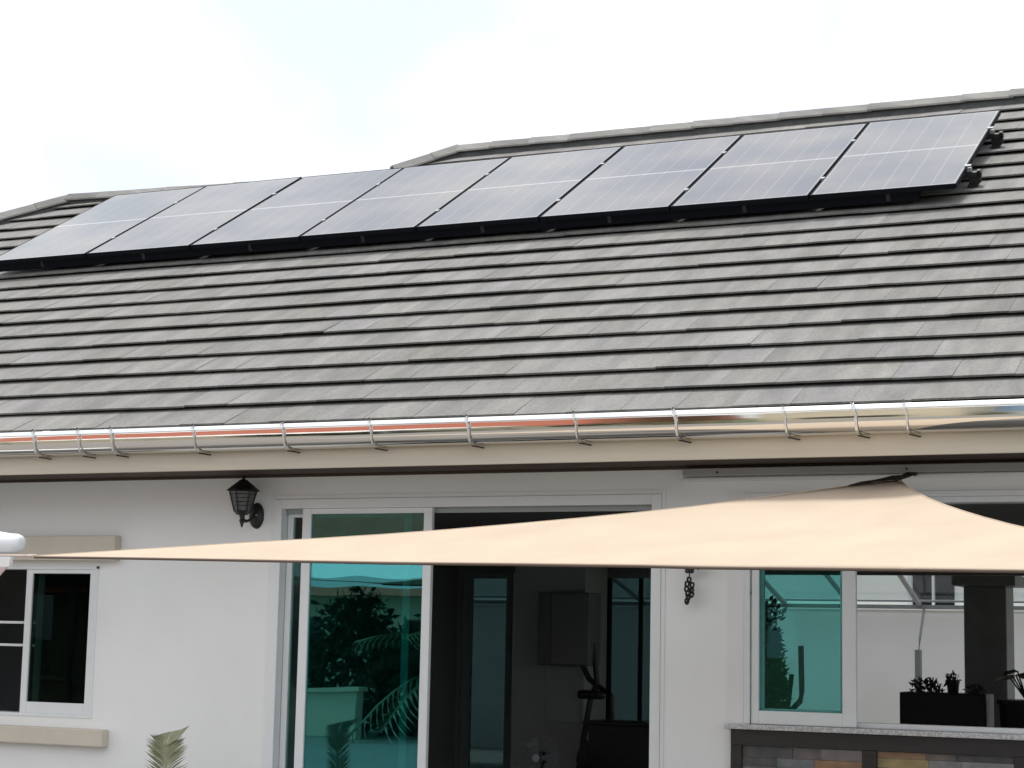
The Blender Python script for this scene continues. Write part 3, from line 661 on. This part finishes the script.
# ------------------------------------------------------------------ inside and behind the house
t = thing('elliptical_trainer', 'black elliptical trainer with bent handlebars behind the right window glass', 'exercise machine', (-1.3,3.0,.3))
bm = bmesh.new(); box(bm, -1.75,-1.05,2.72,2.78,.302,.36, bev=.01); box(bm, -1.75,-1.05,3.22,3.28,.302,.36, bev=.01); box(bm, -1.68,-1.60,2.78,3.22,.32,.38, bev=.01); box(bm, -1.2,-1.12,2.78,3.22,.32,.38, bev=.01); put('base_frame', bm, m_black, t)
bm = bmesh.new(); lathe(bm, [(.05,2.92),(.24,2.93),(.24,3.07),(.05,3.08)], (-1.6,0,.62), 28, 'y'); put('flywheel', bm, m_black, t)
bm = bmesh.new(); tube(bm, [(-1.6,3,.62),(-1.48,3.0,1.0),(-1.42,3.0,1.24)], .03, 8); put('mast', bm, m_black, t)
bm = bmesh.new(); tube(bm, [(-1.42,2.97,.62),(-1.385,2.97,1.10),(-1.362,2.97,1.165),(-1.30,2.97,1.215),(-1.245,2.97,1.27),(-1.232,2.97,1.34),(-1.235,2.97,1.50),(-1.239,2.97,1.667)], .021, 10); put('handlebar', bm, m_black, t, smooth=True)
bm = bmesh.new(); tube(bm, [(-1.42,3.1,.62),(-1.39,3.1,1.15),(-1.37,3.1,1.25),(-1.345,3.1,1.46)], .019, 10); put('handlebar', bm, m_black, t, smooth=True)
for yy in (2.9, 3.12):
    bm = bmesh.new(); box(bm, -1.35,-1.02,yy-.06,yy+.06,.50,.53, bev=.008); put('pedal', bm, m_black, t)

def leafy(bm, c, rx, ry, rz, n, size, rg):
    for _ in range(n):
        while True:
            q = Vector((rg.uniform(-1,1), rg.uniform(-1,1), rg.uniform(-1,1)))
            if q.length < 1: break
        if noise.noise(q*2.3+Vector(c)) < -.18: continue
        p = Vector((c[0]+q.x*rx, c[1]+q.y*ry, c[2]+q.z*rz)); d = Vector((rg.gauss(0,1), rg.gauss(0,1), rg.gauss(.3,.8))).normalized(); s_ = d.orthogonal().normalized()
        L_ = size*rg.uniform(.6,1.3); bm.faces.new([bm.verts.new(x) for x in (p, p+d*L_*.5+s_*L_*.22, p+d*L_, p+d*L_*.5-s_*L_*.22)])
rg = random.Random(11)
t = thing('potted_shrub', 'tall dark leafy shrub seen through the left half of the right window', 'shrub', (-2.86,7.6,.2))
bm = bmesh.new(); lathe(bm, [(.15,.201),(.2,.6),(.21,.6),(.21,.63),(.17,.63)], (-2.86,7.6,0), 18); put('pot', bm, m_black, t)
bm = bmesh.new(); leafy(bm, (-2.90,7.6,1.25), .19, .22, .62, 4600, .10, rg); leafy(bm, (-2.92,7.6,1.98), .2, .2, .13, 300, .09, rg); put('foliage', bm, m_leafd, t)
bm = bmesh.new(); tube(bm, [(-2.86,7.6,.6),(-2.88,7.6,1.2),(-2.92,7.6,1.95)], [.03,.022,.012], 7); put('stem', bm, m_bark, t)
t = thing('planter_box', 'black rectangular planter with small potted plants, left of the dark column', 'planter', (-1.24,7.5,.2))
boxes_ = [(-1.52,-.72,7.3,7.7,.201,1.265)]
bm = bmesh.new()
for b in boxes_: box(bm, *b, bev=.012)
put('box', bm, m_black, t)
bm = bmesh.new(); leafy(bm, (-1.3,7.5,1.31), .16, .14, .08, 260, .06, rg); put('small_plant', bm, m_leafd, t)
bm = bmesh.new(); lathe(bm, [(.05,1.266),(.06,1.36),(.065,1.36),(.065,1.385),(.05,1.385)], (-1.06,7.5,0), 14); put('small_pot', bm, m_black, t)
bm = bmesh.new(); leafy(bm, (-1.06,7.5,1.40), .07, .07, .05, 80, .05, rg); put('small_plant', bm, m_leafd, t)
bm = bmesh.new(); leafy(bm, (-.85,7.5,1.29), .1, .1, .06, 160, .05, rg); put('small_plant', bm, m_leafd, t)
t = thing('potted_plant', 'dark broad leaved potted plant right of the dark column, at the right picture edge', 'potted plant', (-.45,7.5,.2))
bm = bmesh.new(); lathe(bm, [(.2,.201),(.26,1.18),(.28,1.18),(.28,1.22),(.2,1.22)], (-.38,7.5,0), 18); put('pot', bm, m_black, t)
bm = bmesh.new()
for k in range(12):
    a = k*2.4; e = Vector((math.cos(a)*.22, math.sin(a)*.16, .2+.03*(k % 4))); b0 = Vector((-.38,7.5,1.2)); tube(bm, [b0, b0+e*.7+Vector((0,0,.08)), b0+e], .008, 5)
    c = b0+e; s_ = Vector((-math.sin(a), math.cos(a), 0)); d = Vector((math.cos(a), math.sin(a), -.35)).normalized()
    bm.faces.new([bm.verts.new(q) for q in (c-d*.03, c+s_*.07+d*.04, c+d*.16, c-s_*.07+d*.04)])
put('foliage', bm, m_leafd, t)
t = thing('exercise_bike', 'dark exercise machine with angled arms seen deep inside the open doorway', 'exercise machine', (-3.85,5.4,.3))
bm = bmesh.new(); tube(bm, [(-4.0,5.4,.33),(-3.86,5.4,1.18),(-3.80,5.4,1.30),(-3.84,5.4,1.66)], .028, 8); tube(bm, [(-3.98,5.4,1.52),(-3.88,5.4,1.34),(-3.80,5.4,1.28)], .026, 8); tube(bm, [(-3.80,5.4,1.28),(-3.66,5.4,1.20),(-3.6,5.4,.34)], .026, 8); put('frame', bm, m_black, t)
bm = bmesh.new(); lathe(bm, [(.04,5.36),(.2,5.37),(.2,5.43),(.04,5.44)], (-3.78,0,.62), 24, 'y'); put('flywheel', bm, m_black, t)
bm = bmesh.new(); box(bm, -3.97,-3.74,5.32,5.48,1.16,1.24, bev=.03); put('saddle', bm, m_black, t)
bm = bmesh.new(); box(bm, -4.1,-3.5,5.36,5.44,.302,.35, bev=.01); put('base_bar', bm, m_black, t)
t = thing('partition_cabinet', 'grey upright cabinet inside the dark doorway with a wall box above', 'cabinet', (-4.3,5.7,.3))
bm = bmesh.new(); box(bm, -4.70,-3.99,5.55,6.1,.301,2.55, bev=.006); put('carcass', bm, m_innerp, t)
bm = bmesh.new(); box(bm, -4.36,-3.995,5.53,5.549,.94,1.44, bev=.004); put('cabinet_door', bm, m_innerp, t)
t = thing('wall_cabinet', 'dark blue grey box fixed high on the grey cabinet inside the doorway', 'wall cabinet', (-4.08,5.4,1.45))
bm = bmesh.new(); box(bm, -4.33,-3.83,5.28,5.548,1.452,2.105, bev=.01); put('body', bm, P('blue_grey_lacquer', (.10,.115,.135), .4, var=.08), t)
bm = bmesh.new(); box(bm, -4.20,-3.835,5.262,5.279,1.46,2.095, bev=.006); put('front_panel', bm, P('blue_grey_front', (.13,.145,.165), .35, var=.06), t)
t = thing('pedestal_fan', 'round dark pedestal fan low in the open doorway', 'fan', (-3.95,4.5,.3))
bm = bmesh.new()
for r_ in (.05,.10,.15,.195): tube(bm, [(-3.95+r_*math.cos(a), 4.44-(.02 if r_ < .18 else 0), .68+r_*math.sin(a)) for a in [2*math.pi*k/24 for k in range(25)]], .004 if r_ < .18 else .008, 5)
for k in range(16): tube(bm, [(-3.95,4.40,.68), (-3.95+.195*math.cos(k*math.pi/8), 4.44, .68+.195*math.sin(k*math.pi/8))], .0022, 4)
put('guard', bm, m_alug, t)
bm = bmesh.new()
for k in range(3):
    a = k*2*math.pi/3; poly(bm, [(-3.95+r_*math.cos(a+da), 4.47+dy, .68+r_*math.sin(a+da)) for r_, da, dy in ((.03,-.4,.0),(.17,-.35,.02),(.175,.35,-.02),(.03,.4,0))], (0,.003,0))
put('blades', bm, m_innerp, t)
bm = bmesh.new(); lathe(bm, [(.02,4.39),(.035,4.40),(.035,4.41)], (-3.95,0,.68), 14, 'y'); put('hub_cap', bm, m_alu, t)
bm = bmesh.new(); lathe(bm, [(.045,4.5),(.055,4.52),(.05,4.6)], (-3.95,0,.68), 14, 'y'); tube(bm, [(-3.95,4.55,.66),(-3.95,4.55,.33)], .015, 8); put('motor_stand', bm, m_black, t)
bm = bmesh.new(); lathe(bm, [(.17,.302),(.16,.325),(.03,.34)], (-3.95,4.55,0), 20); put('base', bm, m_black, t)
t = thing('sideboard', 'low dark sideboard at the right side of the open doorway', 'sideboard', (-3.2,5.2,.3))
bm = bmesh.new(); box(bm, -3.72,-2.4,5.0,5.4,.36,.955, bev=.008); put('carcass', bm, m_bar, t)
bm = bmesh.new(); box(bm, -3.76,-2.36,4.96,5.42,.956,.985, bev=.005); put('top', bm, m_bar, t)
for x in (-3.7,-2.46):
    for y in (5.02, 5.34): bm = bmesh.new(); box(bm, x, x+.04, y, y+.04, .301, .359); put('leg', bm, m_black, t)

# steel frame of the rear glass canopy
t = thing('canopy_frame', 'steel canopy frame with rail and sloping rafters along the white rear wall', 'canopy', (-3,13.2,.2))
bm = bmesh.new(); box(bm, -12, 3, 13.16, 13.22, 2.165, 2.215, bev=.006); box(bm, -12, 3, 13.14, 13.2, 2.25, 2.275, bev=.004); put('rail', bm, m_silver, t)
for x0, x1 in ((-2.62,-2.46),(-4.35,-4.19),(-3.5,-3.34),(-6.30,-6.14),(-7.3,-7.14),(-.9,-.74),(.8,.96),(-9,-8.84),(-5.35,-5.19)):
    bm = bmesh.new(); tube(bm, [(x0,13.19,2.22),(x1,11.2,2.60)], .032, 8); put('rafter', bm, m_silver, t)
bm = bmesh.new(); poly(bm, [(-12,13.2,2.262),(3,13.2,2.262),(3,11.05,2.672),(-12,11.05,2.672)], (0,.002,.008)); put('canopy_glazing', bm, m_canopy, t)
for x, y, r_, in ((-2.55,12.8,.017),):
    bm = bmesh.new(); tube(bm, [(x,13.18,2.2),(x,y+.1,1.8),(x,y,1.58)], r_, 8); tube(bm, [(x,y,1.66),(x,y,.2)], .045, 8); put('post', bm, m_column, t)
for x in (-5.125,-4.745):
    bm = bmesh.new(); tube(bm, [(x,9.0,2.66),(x,9.0,.2)], .045 if x < -5 else .028, 8); tag(obj('patio_post', bm, m_black), 'thick dark post of the rear patio seen inside the doorway' if x < -5 else 'thin dark post of the rear patio near the doorway right jamb', 'post', 'dark rear patio posts')
gw = tag(boxes('rear_garden_wall', [(-13, 6, 13.4, 13.55, 0, 2.15), (-13, 6, 13.37, 13.58, 2.1505, 2.19)], m_wall, None, bev=.005), 'long white garden wall seen through the right window behind the house', 'wall')
# neighbour's house behind that wall
t = thing('neighbour_house', 'white neighbouring house with a curtained window above the rear garden wall', 'house', (-3,20,0))
bm = wall_holes(-16, 8, 0, 5.4, 20, 20.15, [(-4.29,-3.50,1.4,2.95),(-8.6,-7.6,1.4,2.95)]); put('wall', bm, m_wall, t)
for x0, x1 in ((-4.29,-3.50),(-8.6,-7.6)):
    f_ = put('window', (lambda b: ([box(b, *q) for q in frame4(x0, x1, 1.4, 2.95, .05, 20.03, 20.1)+[((x0+x1)/2-.02, (x0+x1)/2+.02, 20.03, 20.1, 1.45, 2.9)]], b)[1])(bmesh.new()), m_alu, t)
    b2 = bmesh.new(); box(b2, x0+.05, x1-.05, 20.11, 20.12, 1.45, 2.9); put('pane', b2, m_dark, t)
bm = bmesh.new(); poly(bm, [(-16.5,19.4,5.3),(8.5,19.4,5.3),(8.5,25,8),(-16.5,25,8)], (0,0,.12)); put('roof', bm, m_redroof, t)

# ------------------------------------------------------------------ garden behind the camera, seen only as reflections
gw2 = tag(boxes('garden_wall', [(-22, -11.6, -15.2, -15.0, .151, .84),(-22,-11.55,-15.25,-14.95,.841,.90)], m_cream, None, bev=.01), 'low cream garden wall reflected in the teal door glass', 'wall')
t = thing('red_roofed_house', 'cream house with broad red tiled roof reflected in the steel gutter', 'house', (-16,-26,0))
bm = bmesh.new(); box(bm, -26,-10.9,-34,-26,0,2.6); put('wall', bm, m_cream, t)
bm = bmesh.new(); e = [(-27,-25.2,2.6),(-10.4,-25.2,2.6),(-10.4,-34.8,2.6),(-27,-34.8,2.6)]; rdg = [(-24.5,-30,9.6),(-13,-30,9.6)]
V = [bm.verts.new(p) for p in e+rdg]
for q in ((0,1,5,4),(1,2,5),(2,3,4,5),(3,0,4),(0,3,2,1)): bm.faces.new([V[i] for i in q])
put('roof', bm, m_redroof, t)
for x in (-20,-16.5,-12.5):
    bm = bmesh.new(); box(bm, x, x+1.3, -26.0, -25.96, .8, 2.1); put('window', bm, m_dark, t)
t = thing('cream_house', 'tall narrow cream house reflected in the right part of the gutter', 'house', (-6,-25,0))
bm = bmesh.new(); box(bm, -7.6,-4.1,-32,-25,0,7.4); put('wall', bm, m_cream, t)
bm = bmesh.new(); box(bm, -7.9,-3.9,-32.3,-24.7,7.401,7.6); put('roof', bm, m_fascia, t)
for z in (1, 4.2): bm = bmesh.new(); box(bm, -6.6,-5.2,-25.0,-24.96,z,z+1.4); put('window', bm, m_dark, t)
t = thing('blue_roofed_house', 'low house with steep blue roof reflected at the right end of the gutter', 'house', (2,-26,0))
bm = bmesh.new(); box(bm, -3.2,8,-33,-26,0,2.4); put('wall', bm, m_wall, t)
bm = bmesh.new(); poly(bm, [(-3.6,-25.4,2.401),(8.4,-25.4,2.401),(8.4,-29,7.5),(-3.6,-29,7.5)], (0,-.2,0)); put('roof', bm, P('blue_metal_roof', (.05,.13,.23), .5, var=.1), t)
t = thing('carport', 'flat white carport roof on posts reflected high in the teal door glass', 'carport', (-13,-16,0))
bm = bmesh.new(); poly(bm, [(-17,-14.5,2.50),(-9.6,-14.5,2.42),(-9.6,-18,2.8),(-17,-18,2.9)], (0,0,.14)); put('roof', bm, m_trim, t)
for x, y in ((-16.8,-14.7),(-9.9,-14.7),(-16.8,-17.8),(-9.9,-17.8)):
    bm = bmesh.new(); box(bm, x, x+.1, y, y+.1, 0, 2.45 if y > -16 else 2.78); put('post', bm, m_alug, t)
def bush(x, y, rx, h, k, lab):
    rg = random.Random(k); t = thing('garden_bush', lab, 'bush', (x, y, 0), 'bushes reflected in the glass')
    bm = bmesh.new(); leafy(bm, (x,y,h*.5), rx, rx, h*.52, 2600, .22, rg); leafy(bm, (x+.3*rx,y,h*.8), rx*.5, rx*.5, h*.3, 700, .2, rg); put('foliage', bm, m_bushleaf, t)
    bm = bmesh.new(); tube(bm, [(x,y,0),(x+.05,y,h*.4),(x,y,h*.75)], [.09,.06,.02], 8); put('stem', bm, m_bark, t)
bush(-12.9, -16.9, 1.0, 2.3, 3, 'tall dark bush reflected left in the teal door glass')
bush(-11.3, -16.4, .9, 1.9, 4, 'middle dark bush reflected in the teal door glass, lower than the left one')
bush(-9.3, -24, 1.6, 5.6, 5, 'tall dark tree like bush between the red roofed and cream houses')
def palm(x, y, h, k):
    rg = random.Random(k); t = thing('palm_tree', '', 'palm tree', (x,y,0))
    bm = bmesh.new(); n = 10; lean = rg.uniform(-.3,.3)
    tube(bm, [(x+lean*(i/n)**2, y, h*i/n) for i in range(n+1)], [.17-.06*i/n+.012*(i % 2) for i in range(n+1)], 10); put('trunk', bm, m_bark, t)
    bm = bmesh.new(); c = Vector((x+lean, y, h))
    for j in range(22):
        a = j*2.4; el = rg.uniform(-.2,1.1); L_ = rg.uniform(1.4,2.0); pts = []
        for i in range(8):
            s_ = i/7; pts.append(c+Vector((math.cos(a)*L_*s_*math.cos(el*(1-s_*.6)), math.sin(a)*L_*s_*math.cos(el*(1-s_*.6)), L_*s_*math.sin(el)-.9*s_*s_*L_*.7)))
        tube(bm, pts, .02, 4)
        for i in range(1, 8):
            for f2 in (0,.33,.66):
                p = pts[i-1].lerp(pts[i], f2); d = (pts[i]-pts[i-1]).normalized(); sd_ = d.cross(Vector((0,0,1))).normalized()
                for sg in (-1, 1):
                    tip = p+sd_*sg*.42+d*.2-Vector((0,0,.2)); bm.faces.new([bm.verts.new(q) for q in (p-d*.03, p+(tip-p)*.5+d*.04, tip, p+d*.03)])
    put('crown', bm, m_leaf, t); return t
palm(-10.2, -15.6, 1.2, 5)['label'] = 'short palm reflected at the right edge of the teal door glass'
